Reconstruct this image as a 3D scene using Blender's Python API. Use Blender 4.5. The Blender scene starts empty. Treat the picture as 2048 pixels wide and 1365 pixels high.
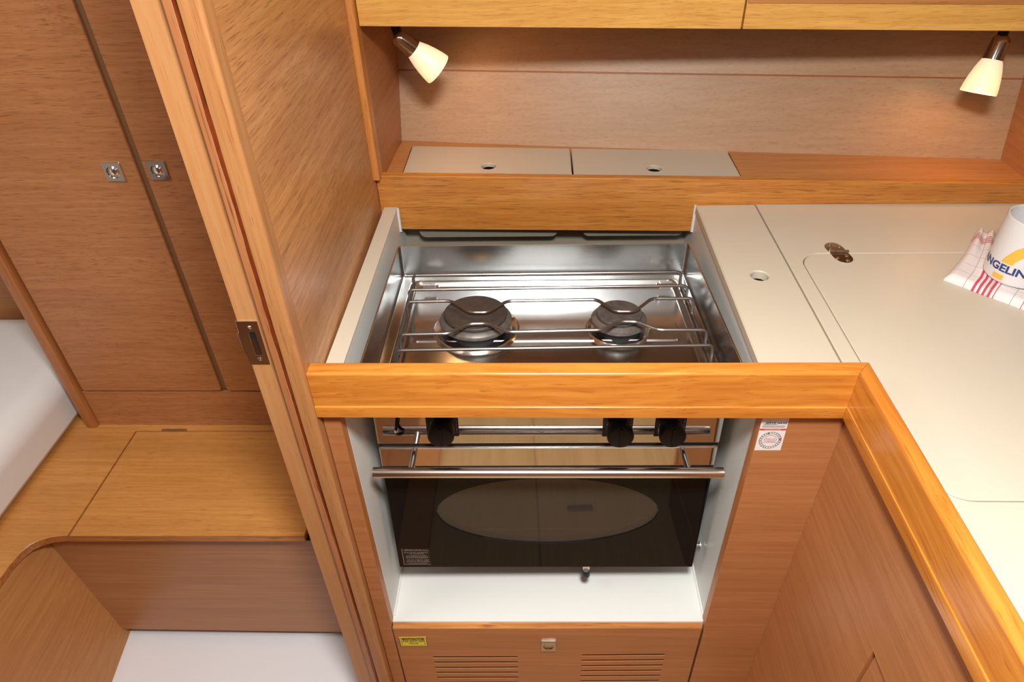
import bpy, bmesh, math, random
from mathutils import Matrix, Vector
from mathutils.geometry import tessellate_polygon
random.seed(7)
SC = bpy.context.scene
COL = SC.collection
PI = math.pi

# ------------------------------------------------------------------ camera
def rowmat(pitch, yaw, roll):
    cy, sy, cp, sp = math.cos(yaw), math.sin(yaw), math.cos(pitch), math.sin(pitch)
    f = Vector((sy*cp, cy*cp, -sp)); r = Vector((cy, -sy, 0)); d = f.cross(r)
    c, s = math.cos(roll), math.sin(roll)
    return (c*r + s*d), (-s*r + c*d), f
right, down, fwd = rowmat(math.radians(37.9576), math.radians(-2.6794), math.radians(1.7833))
cam_data = bpy.data.cameras.new('camera')
cam_data.sensor_width = 36.0
cam_data.lens = 1374.48*36/2048
cam_data.clip_start = 0.02
cam = bpy.data.objects.new('camera', cam_data)
COL.objects.link(cam)
cam.matrix_world = Matrix(((right.x, -down.x, -fwd.x, 0), (right.y, -down.y, -fwd.y, 0), (right.z, -down.z, -fwd.z, 1.46), (0, 0, 0, 1)))
SC.camera = cam

# ------------------------------------------------------------------ world, lights, exposure
w = bpy.data.worlds.new('world'); SC.world = w; w.use_nodes = True
w.node_tree.nodes['Background'].inputs[0].default_value = (0.75, 0.85, 1.0, 1)
w.node_tree.nodes['Background'].inputs[1].default_value = 0.02
def area(name, loc, size, power, color, rot=(0, 0, 0), shape='DISK', size_y=None):
    l = bpy.data.lights.new(name, 'AREA'); l.shape = shape; l.size = size
    if size_y: l.size_y = size_y
    l.energy = power; l.color = color
    o = bpy.data.objects.new(name, l); COL.objects.link(o); o.location = loc; o.rotation_euler = rot
    return o
area('bounced_flash_light', (0.06, 0.08, 1.74), 0.19, 22.0, (0.99, 1.0, 0.97))  # stands in for the camera flash bounced off the ceiling
area('fill_light', (0.25, -0.62, 1.82), 1.0, 2.0, (0.95, 0.98, 1.0), shape='RECTANGLE', size_y=0.9)  # added soft fill from overhead, no real hatch behind it
area('cabin_light', (-.95, 0.35, 1.82), 0.5, 6.0, (1.0, 0.98, 0.94))
SC.view_settings.view_transform = 'Standard'
SC.view_settings.look = 'None'
SC.view_settings.gamma = 1.0
SC.view_settings.use_curve_mapping = False
SC.view_settings.exposure = 0.12

# ------------------------------------------------------------------ materials
def srgb(r, g, b):
    f = lambda c: (c/255/12.92) if c/255 <= .04045 else ((c/255+.055)/1.055)**2.4
    return (f(r), f(g), f(b), 1)
MATS = {}
def base_mat(name):
    m = bpy.data.materials.new(name); m.use_nodes = True
    nt = m.node_tree; p = nt.nodes['Principled BSDF']
    return m, nt, p
def plain(name, col, rough=.5, metal=0., spec=.5, noise=0., nscale=40., coat=0., bump=0.):
    if name in MATS: return MATS[name]
    m, nt, p = base_mat(name)
    p.inputs['Base Color'].default_value = col
    p.inputs['Roughness'].default_value = rough
    p.inputs['Metallic'].default_value = metal
    p.inputs['Specular IOR Level'].default_value = spec
    p.inputs['Coat Weight'].default_value = coat
    tc = nt.nodes.new('ShaderNodeTexCoord')
    n = nt.nodes.new('ShaderNodeTexNoise'); n.inputs['Scale'].default_value = nscale; n.inputs['Detail'].default_value = 4
    nt.links.new(tc.outputs['Object'], n.inputs['Vector'])
    mx = nt.nodes.new('ShaderNodeMix'); mx.data_type = 'RGBA'
    k = 1-noise
    mx.inputs[6].default_value = (col[0]*k, col[1]*k, col[2]*k, 1)
    mx.inputs[7].default_value = (min(1, col[0]*(1+noise)), min(1, col[1]*(1+noise)), min(1, col[2]*(1+noise)), 1)
    nt.links.new(n.outputs['Fac'], mx.inputs[0]); nt.links.new(mx.outputs[2], p.inputs['Base Color'])
    if bump:
        b = nt.nodes.new('ShaderNodeBump'); b.inputs['Strength'].default_value = bump; b.inputs['Distance'].default_value = .001
        nt.links.new(n.outputs['Fac'], b.inputs['Height']); nt.links.new(b.outputs['Normal'], p.inputs['Normal'])
    MATS[name] = m
    return m
def wood(name, light, dark, pore, axis='X', rough=.38, pores=.6, streak=1.0, coat=.0, broad=.35, pscale=1.0, bump=.15, warp=.0, stains=0.0, thr=.60):
    """veneer: long streaks, short dark pores and broad tone, running along one axis"""
    if name in MATS: return MATS[name]
    m, nt, p = base_mat(name)
    L = nt.links.new
    tc = nt.nodes.new('ShaderNodeTexCoord')
    src = tc.outputs['Object']
    if warp:
        wn = nt.nodes.new('ShaderNodeTexNoise'); wn.inputs['Scale'].default_value = 4; L(src, wn.inputs['Vector'])
        wm = nt.nodes.new('ShaderNodeMix'); wm.data_type = 'RGBA'; wm.blend_type = 'LINEAR_LIGHT'; wm.inputs[0].default_value = warp
        L(src, wm.inputs[6]); L(wn.outputs['Color'], wm.inputs[7]); src = wm.outputs[2]
    def nz(across, along, detail, rough_=.6):
        mp = nt.nodes.new('ShaderNodeMapping')
        s = {'X': (along, across, across), 'Y': (across, along, across), 'Z': (across, across, along)}[axis]
        mp.inputs['Scale'].default_value = s
        L(src, mp.inputs['Vector'])
        n = nt.nodes.new('ShaderNodeTexNoise'); n.inputs['Scale'].default_value = 1.0
        n.inputs['Detail'].default_value = detail; n.inputs['Roughness'].default_value = rough_
        L(mp.outputs['Vector'], n.inputs['Vector'])
        return n.outputs['Fac']
    def ramp(fac, a, b, lo=0., hi=1.):
        r = nt.nodes.new('ShaderNodeMapRange'); r.inputs['From Min'].default_value = a; r.inputs['From Max'].default_value = b
        r.inputs['To Min'].default_value = lo; r.inputs['To Max'].default_value = hi
        L(fac, r.inputs['Value']); return r.outputs['Result']
    def mix(fac, a, b):
        x = nt.nodes.new('ShaderNodeMix'); x.data_type = 'RGBA'
        for sock, v in ((x.inputs[0], fac), (x.inputs[6], a), (x.inputs[7], b)):
            if isinstance(v, (tuple, float)): sock.default_value = v
            else: L(v, sock)
        return x.outputs[2]
    c = mix(ramp(nz(150, 5, 5), .35, .68, 0, streak), light, dark)
    c2 = mix(ramp(nz(14, 1.6, 2), .35, .7, 0, broad), c, tuple(dark[i]*.82 for i in range(3))+(1,))
    pf = ramp(nz(820*pscale, 30*pscale, 2, .5), thr, thr+.09, 0, pores)
    c3 = mix(pf, c2, pore)
    if stains:
        c3 = mix(ramp(nz(60, 25, 3), .70, .78, 0, stains), c3, tuple(pore[i]*.5 for i in range(3))+(1,))
    L(c3, p.inputs['Base Color'])
    p.inputs['Roughness'].default_value = rough
    p.inputs['Coat Weight'].default_value = coat; p.inputs['Coat Roughness'].default_value = .12
    b = nt.nodes.new('ShaderNodeBump'); b.inputs['Strength'].default_value = bump; b.inputs['Distance'].default_value = .0006; b.invert = True
    L(pf, b.inputs['Height']); L(b.outputs['Normal'], p.inputs['Normal'])
    MATS[name] = m
    return m
def brushed(name, col, rough, axis='X', bump=.04):
    if name in MATS: return MATS[name]
    m, nt, p = base_mat(name)
    p.inputs['Base Color'].default_value = col; p.inputs['Metallic'].default_value = 1; p.inputs['Roughness'].default_value = rough
    tc = nt.nodes.new('ShaderNodeTexCoord'); mp = nt.nodes.new('ShaderNodeMapping')
    mp.inputs['Scale'].default_value = {'X': (6, 500, 500), 'Y': (500, 6, 500), 'Z': (500, 500, 6)}[axis]
    n = nt.nodes.new('ShaderNodeTexNoise'); n.inputs['Scale'].default_value = 1; n.inputs['Detail'].default_value = 3
    nt.links.new(tc.outputs['Object'], mp.inputs['Vector']); nt.links.new(mp.outputs['Vector'], n.inputs['Vector'])
    b = nt.nodes.new('ShaderNodeBump'); b.inputs['Strength'].default_value = bump; b.inputs['Distance'].default_value = .0005
    nt.links.new(n.outputs['Fac'], b.inputs['Height']); nt.links.new(b.outputs['Normal'], p.inputs['Normal'])
    r = nt.nodes.new('ShaderNodeMapRange'); r.inputs['To Min'].default_value = rough*.8; r.inputs['To Max'].default_value = rough*1.3
    nt.links.new(n.outputs['Fac'], r.inputs['Value']); nt.links.new(r.outputs['Result'], p.inputs['Roughness'])
    MATS[name] = m
    return m

# veneers and solid woods
DOOR = wood('veneer_wardrobe', srgb(184, 124, 77), srgb(166, 106, 61), srgb(120, 71, 38), 'X', pores=.6, rough=.42, warp=.012, thr=.565)
BULK = wood('veneer_bulkhead', srgb(205, 148, 95), srgb(176, 117, 69), srgb(120, 67, 37), 'Y', pores=.58, rough=.34, broad=.4, pscale=.9, bump=.25, thr=.57)
PANEL = wood('veneer_galley', srgb(184, 122, 76), srgb(168, 106, 62), srgb(130, 80, 46), 'X', pores=.35, rough=.42)
PANELY = wood('veneer_galley_side', srgb(186, 123, 75), srgb(170, 107, 61), srgb(135, 79, 43), 'Y', pores=.5, rough=.42)
BACK = wood('veneer_backsplash', srgb(188, 152, 118), srgb(174, 136, 102), srgb(128, 94, 66), 'X', pores=.4, rough=.42, streak=.7, pscale=1.1, thr=.585)
REAR = wood('veneer_opposite', srgb(186, 128, 82), srgb(170, 112, 68), srgb(140, 92, 62), 'Z')
SOLED = wood('veneer_dark_sole', srgb(140, 92, 58), srgb(120, 74, 44), srgb(90, 56, 36), 'Y')
SHELF = wood('veneer_shelf', srgb(205, 143, 85), srgb(188, 123, 69), srgb(140, 85, 45), 'X', pores=.5, rough=.4)
BENCH = wood('veneer_bench', srgb(202, 143, 75), srgb(184, 121, 59), srgb(140, 83, 39), 'X', pores=.5, rough=.4, broad=.6, thr=.57)
BENCHF = wood('veneer_bench_front', srgb(178, 124, 78), srgb(162, 107, 65), srgb(140, 87, 51), 'X', pores=.2, rough=.42)
BENCHS = wood('veneer_bench_side', srgb(196, 137, 81), srgb(180, 119, 65), srgb(146, 91, 49), 'Y', pores=.3, rough=.45)
CAB = wood('veneer_wall_cabinet', srgb(240, 186, 98), srgb(220, 158, 76), srgb(176, 112, 46), 'X', pores=.42, rough=.36, warp=.008, broad=.2, thr=.565)
BOARD = wood('wood_splash_board', srgb(214, 147, 69), srgb(190, 117, 49), srgb(110, 63, 29), 'X', pores=.5, rough=.36, broad=.5, pscale=.75, thr=.56)
FID = wood('varnished_fiddle', srgb(216, 142, 58), srgb(190, 110, 38), srgb(120, 60, 20), 'X', pores=.4, rough=.28, coat=.35, broad=.55, pscale=.5, warp=.02, stains=.35)
FIDY = wood('varnished_fiddle_side', srgb(216, 142, 58), srgb(190, 110, 38), srgb(120, 60, 20), 'Y', pores=.4, rough=.28, coat=.35, broad=.55, pscale=.5, warp=.02, stains=.35)
JAMB = wood('wood_jamb', srgb(184, 131, 82), srgb(168, 111, 65), srgb(132, 78, 43), 'Z', pores=.5, rough=.36)
JAMB2 = wood('wood_jamb_rebate', srgb(186, 136, 88), srgb(182, 123, 73), srgb(150, 97, 57), 'Z', pores=.4, rough=.45)
JAMBD = wood('wood_jamb_stop', srgb(188, 128, 82), srgb(166, 102, 60), srgb(90, 44, 26), 'Z', pores=.8, rough=.4, pscale=.5, broad=.7)
POST = wood('wood_post', srgb(222, 152, 82), srgb(198, 122, 58), srgb(140, 78, 36), 'Z', pores=.5, rough=.36)
EDGE = wood('wood_raw_edge', srgb(206, 140, 72), srgb(160, 92, 40), srgb(96, 48, 22), 'X', pores=.9, rough=.5, pscale=.5, broad=.8)
EDGEZ = wood('wood_edge_band', srgb(196, 128, 70), srgb(178, 106, 54), srgb(140, 84, 44), 'Z', pores=.4, rough=.45)
DARKW = plain('dark_varnish_crack', srgb(108, 44, 16), .35, noise=.5, nscale=90)
GAPW = plain('gap_edge_tape', srgb(120, 84, 52), .6, noise=.15)
SOLE = wood('veneer_sole', srgb(196, 160, 112), srgb(176, 138, 92), srgb(140, 104, 66), 'Y', pores=.3, rough=.4)
# others
BEIGE = plain('beige_laminate', srgb(205, 193, 174), .46, noise=.015, nscale=900)
BEIGE2 = plain('beige_laminate_shelf', srgb(202, 190, 170), .38, noise=.015, nscale=900)
WHITE = plain('white_laminate', srgb(226, 225, 220), .45, noise=.01, nscale=60)
GREYW = plain('grey_lining', srgb(146, 137, 120), .5, noise=.05)
BIN = plain('grey_plastic_bin', srgb(128, 124, 112), .4, noise=.02)
CEIL = plain('white_vinyl', srgb(235, 233, 228), .6, noise=.02, nscale=200)
FLOORW = plain('white_gelcoat', srgb(226, 222, 224), .55, noise=.015, nscale=8)
SHEET = plain('white_cotton_sheet', srgb(226, 223, 220), .85, noise=.02, nscale=30, bump=.2)
STEEL = brushed('brushed_stainless', (.54, .545, .54, 1), .2, 'X')
STEELM = brushed('polished_stainless', (.68, .67, .65, 1), .05, 'X', .008)
STEELB = plain('bright_stainless_rod', (.78, .75, .72, 1), .2, 1., noise=.02)
CHROME = plain('chrome', (.82, .8, .78, 1), .05, 1., noise=.01)
SATIN = plain('satin_nickel', (.46, .41, .33, 1), .22, 1., noise=.05)
WIRE = plain('heat_tinted_wire', (.20, .175, .16, 1), .3, .85, noise=.35, nscale=25)
CAST = plain('burner_cast_iron', srgb(74, 66, 62), .5, .35, noise=.45, nscale=110)
CASTL = plain('burner_ring_metal', srgb(118, 110, 104), .48, .6, noise=.4, nscale=140)
CAPS = plain('worn_burner_cap', srgb(98, 92, 88), .46, .4, noise=.75, nscale=90)
BLACK = plain('black_plastic', srgb(15, 14, 14), .42, noise=.1, spec=.3)
BLACKM = plain('black_void', srgb(10, 9, 9), .7)
BLACKG = plain('black_oven_glass', (.006, .006, .006, 1), .03, spec=.22)
ENAMEL = plain('dark_enamel', srgb(70, 60, 54), .4, noise=.1)
RUBBER = plain('black_rubber', srgb(18, 20, 20), .5)
PAPER = plain('white_sticker', srgb(226, 220, 218), .4)
INK = plain('black_ink', srgb(28, 24, 30), .5)
INKG = plain('grey_ink', srgb(120, 112, 112), .5)
REDP = plain('red_ink', srgb(204, 70, 34), .5)
MAGP = plain('magenta_ink', srgb(190, 60, 90), .5)
YELL = plain('yellow_sticker', srgb(232, 208, 64), .4)
SILV = plain('silver_ink', srgb(150, 140, 132), .4)
MUGW = plain('white_glazed_ceramic', srgb(222, 219, 219), .2, coat=.3)
NAVY = plain('navy_print', srgb(44, 62, 118), .3)
GOLD = plain('gold_print', srgb(232, 184, 72), .3)
m, nt, p = base_mat('tinted_glass')
p.inputs['Base Color'].default_value = (.36, .30, .25, 1); p.inputs['Roughness'].default_value = .02
p.inputs['Transmission Weight'].default_value = .9; p.inputs['IOR'].default_value = 1.45
GLASS = m
m, nt, p = base_mat('lit_frosted_glass')
p.inputs['Base Color'].default_value = srgb(250, 232, 205); p.inputs['Roughness'].default_value = .4
p.inputs['Emission Strength'].default_value = .75
tc = nt.nodes.new('ShaderNodeTexCoord'); sp = nt.nodes.new('ShaderNodeSeparateXYZ'); mr = nt.nodes.new('ShaderNodeMapRange')
mr.inputs['From Min'].default_value = -.065; mr.inputs['From Max'].default_value = -.034
mx = nt.nodes.new('ShaderNodeMix'); mx.data_type = 'RGBA'
mx.inputs[6].default_value = (1.0, .66, .28, 1); mx.inputs[7].default_value = (.62, .42, .26, 1)
nt.links.new(tc.outputs['Object'], sp.inputs[0]); nt.links.new(sp.outputs['Z'], mr.inputs['Value'])
nt.links.new(mr.outputs['Result'], mx.inputs[0]); nt.links.new(mx.outputs[2], p.inputs['Emission Color'])
SHADE = m

# ------------------------------------------------------------------ mesh helpers
def link(name, bm, mat, parent=None, angle=35, smooth=True):
    me = bpy.data.meshes.new(name)
    bmesh.ops.recalc_face_normals(bm, faces=bm.faces)
    bm.to_mesh(me); bm.free()
    mats = mat if isinstance(mat, (list, tuple)) else [mat]
    for mm in mats: me.materials.append(mm)
    if smooth:
        for f in me.polygons: f.use_smooth = True
        me.set_sharp_from_angle(angle=math.radians(angle))
    o = bpy.data.objects.new(name, me); COL.objects.link(o)
    if smooth:
        wn = o.modifiers.new('weighted_normal', 'WEIGHTED_NORMAL'); wn.keep_sharp = True; wn.weight = 100
    if parent:
        o.parent = parent
        r = parent
        off = Vector((0, 0, 0))
        while r is not None and not r.get('local'):
            off += r.location; r = r.parent
        if r is None: o.location = -off
        # children of a 'local' root are modelled in the root's own coordinates
    return o
def tag(o, label=None, cat=None, group=None, kind=None):
    if label: o['label'] = label
    if cat: o['category'] = cat
    if group: o['group'] = group
    if kind: o['kind'] = kind
    return o
def thing(name, label, cat, loc, group=None, local=False, matrix=None):
    o = bpy.data.objects.new(name, None); COL.objects.link(o)
    o.empty_display_size = .03
    if matrix is not None: o.matrix_world = matrix
    else: o.location = loc
    if local: o['local'] = 1
    return tag(o, label, cat, group)
def structure(name, bm, mat, **k):
    return tag(link(name, bm, mat, **k), kind='structure')
def hexa(bm, c, bevel=0.0, seg=2):
    """c: 4 bottom corners then 4 top corners, same winding"""
    v = [bm.verts.new(p) for p in c]
    fs = [(3, 2, 1, 0), (4, 5, 6, 7), (0, 1, 5, 4), (1, 2, 6, 5), (2, 3, 7, 6), (3, 0, 4, 7)]
    faces = [bm.faces.new([v[i] for i in f]) for f in fs]
    if bevel:
        es = list({e for f in faces for e in f.edges})
        bmesh.ops.bevel(bm, geom=es, offset=bevel, segments=seg, affect='EDGES', profile=.5)
    return faces
def box(bm, x0, x1, y0, y1, z0, z1, bevel=0.0, seg=2):
    return hexa(bm, [(x0, y0, z0), (x1, y0, z0), (x1, y1, z0), (x0, y1, z0), (x0, y0, z1), (x1, y0, z1), (x1, y1, z1), (x0, y1, z1)], bevel, seg)
def B(*a, **k):
    bm = bmesh.new(); box(bm, *a, **k); return bm
def H(*a, **k):
    bm = bmesh.new(); hexa(bm, *a, **k); return bm
def area2(p): return .5*sum(p[i][0]*p[(i+1) % len(p)][1]-p[(i+1) % len(p)][0]*p[i][1] for i in range(len(p)))
def inset(poly, d):
    n = len(poly); s = 1 if area2(poly) > 0 else -1; out = []
    for i in range(n):
        a, b, c = Vector(poly[i-1]), Vector(poly[i]), Vector(poly[(i+1) % n])
        u = (b-a).normalized(); v = (c-b).normalized()
        n1 = Vector((-u.y, u.x))*s; n2 = Vector((-v.y, v.x))*s
        k = n1+n2; L = max(k.dot(n1), .3)
        out.append(tuple(b + k*(d/L)))
    return out
XY = lambda a, b, c: (a, b, c)
XZ = lambda a, b, c: (a, c, b)       # outline in x,z ; c is y
YZ = lambda a, b, c: (c, a, b)
def prism(bm, outline, c0, c1, mp=XY, holes=(), bevel=0.0):
    """plate with holes; visible side is c1, bevelled there"""
    loops = [list(outline)] + [list(h) for h in holes]
    top = [inset(l, bevel if i == 0 else -bevel) if bevel else l for i, l in enumerate(loops)]
    dirn = 1 if c1 > c0 else -1
    def ring(ls, c): return [[bm.verts.new(mp(p[0], p[1], c)) for p in l] for l in ls]
    vt = ring(top, c1); vb = ring(loops, c0)
    vm = ring(loops, c1-dirn*bevel) if bevel else None
    flat3 = lambda ls: [[Vector((p[0], p[1], 0)) for p in l] for l in ls]
    for ls, vs in ((top, vt), (loops, vb)):
        flatv = [v for l in vs for v in l]
        if len(ls) == 1:
            bm.faces.new(flatv)
        else:
            for t in tessellate_polygon(flat3(ls)):
                try: bm.faces.new([flatv[i] for i in t])
                except ValueError: pass
    for k in range(len(loops)):
        n = len(loops[k]); rows = [vb[k]] + ([vm[k]] if vm else []) + [vt[k]]
        for r0, r1 in zip(rows, rows[1:]):
            for i in range(n):
                bm.faces.new((r0[i], r0[(i+1) % n], r1[(i+1) % n], r1[i]))
    return bm
def P(*a, **k): return prism(bmesh.new(), *a, **k)
def circ(cx, cy, r, n=24, ry=None, a0=0):
    return [(cx+r*math.cos(a0+2*PI*i/n), cy+(ry or r)*math.sin(a0+2*PI*i/n)) for i in range(n)]
def rrect(x0, x1, y0, y1, r, n=6):
    rs = r if isinstance(r, (tuple, list)) else (r,)*4   # bl, br, tr, tl
    out = []
    for (cx, cy, a), q in zip(((x0, y0, PI), (x1, y0, 1.5*PI), (x1, y1, 0), (x0, y1, .5*PI)), rs):
        q = max(q, 1e-5)
        sx = 1 if cx == x0 else -1; sy = 1 if cy == y0 else -1
        for i in range(n+1):
            t = a+.5*PI*i/n
            out.append((cx+sx*q+q*math.cos(t), cy+sy*q+q*math.sin(t)))
    return out
def skew(poly, k, x0=0):
    return [(x, y+k*(x-x0)) for x, y in poly]
def lathe(bm, prof, n=32, M=Matrix.Identity(4), cap0=True, cap1=True):
    rows = []
    for r, z in prof:
        rows.append([bm.verts.new(M @ Vector((r*math.cos(2*PI*i/n), r*math.sin(2*PI*i/n), z))) for i in range(n)])
    for a, b in zip(rows, rows[1:]):
        for i in range(n): bm.faces.new((a[i], a[(i+1) % n], b[(i+1) % n], b[i]))
    if cap0: bm.faces.new(rows[0][::-1])
    if cap1: bm.faces.new(rows[-1])
    return bm
def fillet(pts, r, n=4):
    pts = [Vector(p) for p in pts]; out = [pts[0]]
    for a, b, c in zip(pts, pts[1:], pts[2:]):
        d = min(r, (a-b).length*.48, (c-b).length*.48)
        p0 = b+(a-b).normalized()*d; p1 = b+(c-b).normalized()*d
        for i in range(n+1):
            t = i/n; out.append(p0*(1-t)**2 + b*2*t*(1-t) + p1*t*t)
    out.append(pts[-1]); return out
def tube(bm, pts, r, n=10, caps=True):
    pts = [Vector(p) for p in pts]; up = None; rows = []
    for i, p in enumerate(pts):
        t = ((pts[i+1]-p) if i == 0 else (p-pts[i-1]) if i == len(pts)-1 else ((pts[i+1]-p).normalized()+(p-pts[i-1]).normalized())).normalized()
        if up is None:
            up = Vector((0, 0, 1)) if abs(t.z) < .9 else Vector((1, 0, 0))
        u = (up - t*up.dot(t)).normalized(); v = t.cross(u); up = u
        rr = r[i] if isinstance(r, (list, tuple)) else r
        rows.append([bm.verts.new(p+(u*math.cos(2*PI*k/n)+v*math.sin(2*PI*k/n))*rr) for k in range(n)])
    for a, b in zip(rows, rows[1:]):
        for k in range(n): bm.faces.new((a[k], a[(k+1) % n], b[(k+1) % n], b[k]))
    if caps: bm.faces.new(rows[0][::-1]); bm.faces.new(rows[-1])
    return bm
def T(*a, **k): return tube(bmesh.new(), *a, **k)
def text_mesh(s, size, bold=0.0, shear=0.0, align='CENTER', spacing=1.0, extrude=0.0):
    cu = bpy.data.curves.new('lettering', 'FONT'); cu.body = s; cu.size = size; cu.align_x = align; cu.align_y = 'CENTER'
    cu.offset = bold*size; cu.shear = shear; cu.space_character = spacing; cu.extrude = extrude; cu.resolution_u = 3
    o = bpy.data.objects.new('lettering', cu); COL.objects.link(o)
    dg = bpy.context.evaluated_depsgraph_get(); dg.update()
    me = bpy.data.meshes.new_from_object(o.evaluated_get(dg))
    bm = bmesh.new(); bm.from_mesh(me)
    bpy.data.objects.remove(o); bpy.data.curves.remove(cu); bpy.data.meshes.remove(me)
    return bm
def add_text(bm, s, size, fn, width=None, **k):
    """lay text (in x,y) through fn(x,y) -> point"""
    tb = text_mesh(s, size, **k)
    if width:
        xs = [v.co.x for v in tb.verts]; f = width/(max(xs)-min(xs))
        for v in tb.verts: v.co.x *= f
    mp = {}
    for v in tb.verts: mp[v.index] = bm.verts.new(fn(v.co.x, v.co.y))
    for f in tb.faces:
        try: bm.faces.new([mp[v.index] for v in f.verts])
        except ValueError: pass
    tb.free()
def dashes(bm, x0, x1, y, h, fn, seed=0, gap=.25):
    """a line of print too small to read"""
    rnd = random.Random(seed); x = x0
    while x < x1:
        wd = h*rnd.uniform(.6, 2.2); e = min(x+wd, x1)
        bm.faces.new([bm.verts.new(fn(*q)) for q in ((x, y-h/2), (e, y-h/2), (e, y+h/2), (x, y+h/2))])
        x = e+h*gap*rnd.uniform(.5, 3)
def screw(bm, M, r=.0035, h=.0012):
    lathe(bm, [(r, 0), (r, h*.5), (r*.8, h), (r*.45, h), (r*.3, h*.35)], 14, M)
Tr = Matrix.Translation
FACING = Matrix.Rotation(PI/2, 4, 'X')      # local +z -> -y (towards the camera side)

# ================================================================== SETTING
Zc = .90
# cabin sole, saloon sole, ceiling, outer walls
structure('floor', B(-1.9, -.345, .42, 1.45, -.02, 0), FLOORW)
structure('floor_2', B(-1.9, -.345, -1.6, .42, -.02, 0), SOLED)
fs = B(-.27, 1.9, -1.6, .65, -.02, -.0025); sole = structure('floor', fs, GAPW)
for x0, x1 in ((-.268, .018), (.021, .45), (.453, 1.0), (1.003, 1.9)):
    link('floorboard', B(x0, x1, -1.6, .65, -.0025, 0, bevel=.0008, seg=1), SOLE, sole)
bm = bmesh.new(); prism(bm, rrect(.10, .17, .10, .125, .006), 0.0, .0015); link('lift_ring', bm, SATIN, sole)
structure('trim_3', B(-.345, -.265, -.6, .60, -.02, .018, bevel=.004), JAMB)      # door threshold
structure('ceiling', B(-1.9, 1.9, -1.6, 1.7, 1.84, 1.88), CEIL)
structure('wall_rear', B(-1.9, 1.9, -1.65, -1.6, 0, 1.95), REAR)
structure('wall_right', B(1.9, 1.95, -1.6, 1.7, 0, 1.95), REAR)
structure('wall_port', B(-1.95, -1.9, -1.6, 1.7, 0, 1.95), CEIL)
structure('wall_hull', B(-1.9, 1.9, 1.7, 1.75, 0, 1.95), GREYW)
structure('wall_cabin', B(-1.9, -.985, 1.302, 1.33, 0, 1.95), BENCHF)
# bulkhead between cabin and galley, its far end a touch further left
bx = lambda y: -.2725-.0175*(y-.6)
structure('wall_left', H([(-.2975, .625, 0), (bx(.625), .625, 0), (bx(1.69), 1.69, 0), (-.31, 1.69, 0),
                          (-.2975, .625, 1.95), (bx(.625), .625, 1.95), (bx(1.69), 1.69, 1.95), (-.31, 1.69, 1.95)]), BULK)
# near continuation of the bulkhead beyond the doorway
structure('wall_left_near', B(-.2975, -.2725, -1.6, -.55, 0, 1.95), BULK)
# ---- door jamb on the end of the bulkhead: rebate, stop, rounded nosing
jamb = structure('trim_1', B(-.337, -.3035, .612, .64, 0, 1.95, bevel=.002), JAMB2)
def vstrip(name, outline, mat):
    bm = bmesh.new(); prism(bm, outline, 0.0, 1.95, mp=XY); return link(name, bm, mat, jamb)
vstrip('door_stop', [(-.306, .6155)] + [(-.3045, .6015), (-.303, .600), (-.296, .5995), (-.2945, .6005), (-.2945, .6155)], JAMBD)
arc = [(-.2725-.005+.005*math.sin(t), .6005+.005-.005*math.cos(t)) for t in [PI/2*i/5 for i in range(6)]]
vstrip('nosing', [(-.2924, .625), (-.2924, .6018), (-.2912, .6004)] + arc + [(-.2725, .625)], JAMB)
# weathered joint between stop and nosing, of uneven width
bm = bmesh.new(); rows = []
rnd = random.Random(3)
for i in range(131):
    z = 1.95*i/130; a = .0011+.0009*max(0, math.sin(z*7)+rnd.uniform(-.6, .6)); c = -.2935+.0005*math.sin(z*23)
    rows.append([bm.verts.new(q) for q in ((c-a, .6012, z), (c-a*.7, .5990, z), (c+a*.7, .5991, z), (c+a, .6012, z))])
for a, b in zip(rows, rows[1:]):
    for k in range(3): bm.faces.new((a[k], a[k+1], b[k+1], b[k]))
link('joint_filler', bm, DARKW, jamb)
# strike plate
ys = .612
bm = bmesh.new()
pl = [(-.3382, .9495), (-.3135, .9495), (-.3135, 1.0118), (-.3382, 1.0118), (-.3382, .997), (-.3398, .9945), (-.3398, .9665), (-.3382, .964)]
prism(bm, pl, ys, ys-.0016, mp=XZ, holes=[[(-.3268, .9635), (-.3196, .9635), (-.3196, .9962), (-.3268, .9962)]], bevel=.0004)
strike = link('strike_plate', bm, STEELM, jamb)
bm = bmesh.new(); box(bm, -.3272, -.3192, ys-.0003, ys+.0006, .963, .9966)
link('bolt_hole', bm, BLACKM, strike)
bm = bmesh.new(); hexa(bm, [(-.3262, ys-.0012, .9645), (-.3202, ys-.0012, .9645), (-.3202, ys-.0002, .9645), (-.3262, ys-.0002, .9645), (-.3262, ys-.0006, .985), (-.3225, ys-.0006, .985), (-.3225, ys-.0002, .985), (-.3262, ys-.0002, .985)])
link('keep', bm, SATIN, strike)
for z in (1.0033, .9574):
    bm = bmesh.new(); screw(bm, Tr((-.3235, ys-.0014, z)) @ FACING, .0026); link('screw', bm, CHROME, strike)

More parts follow.
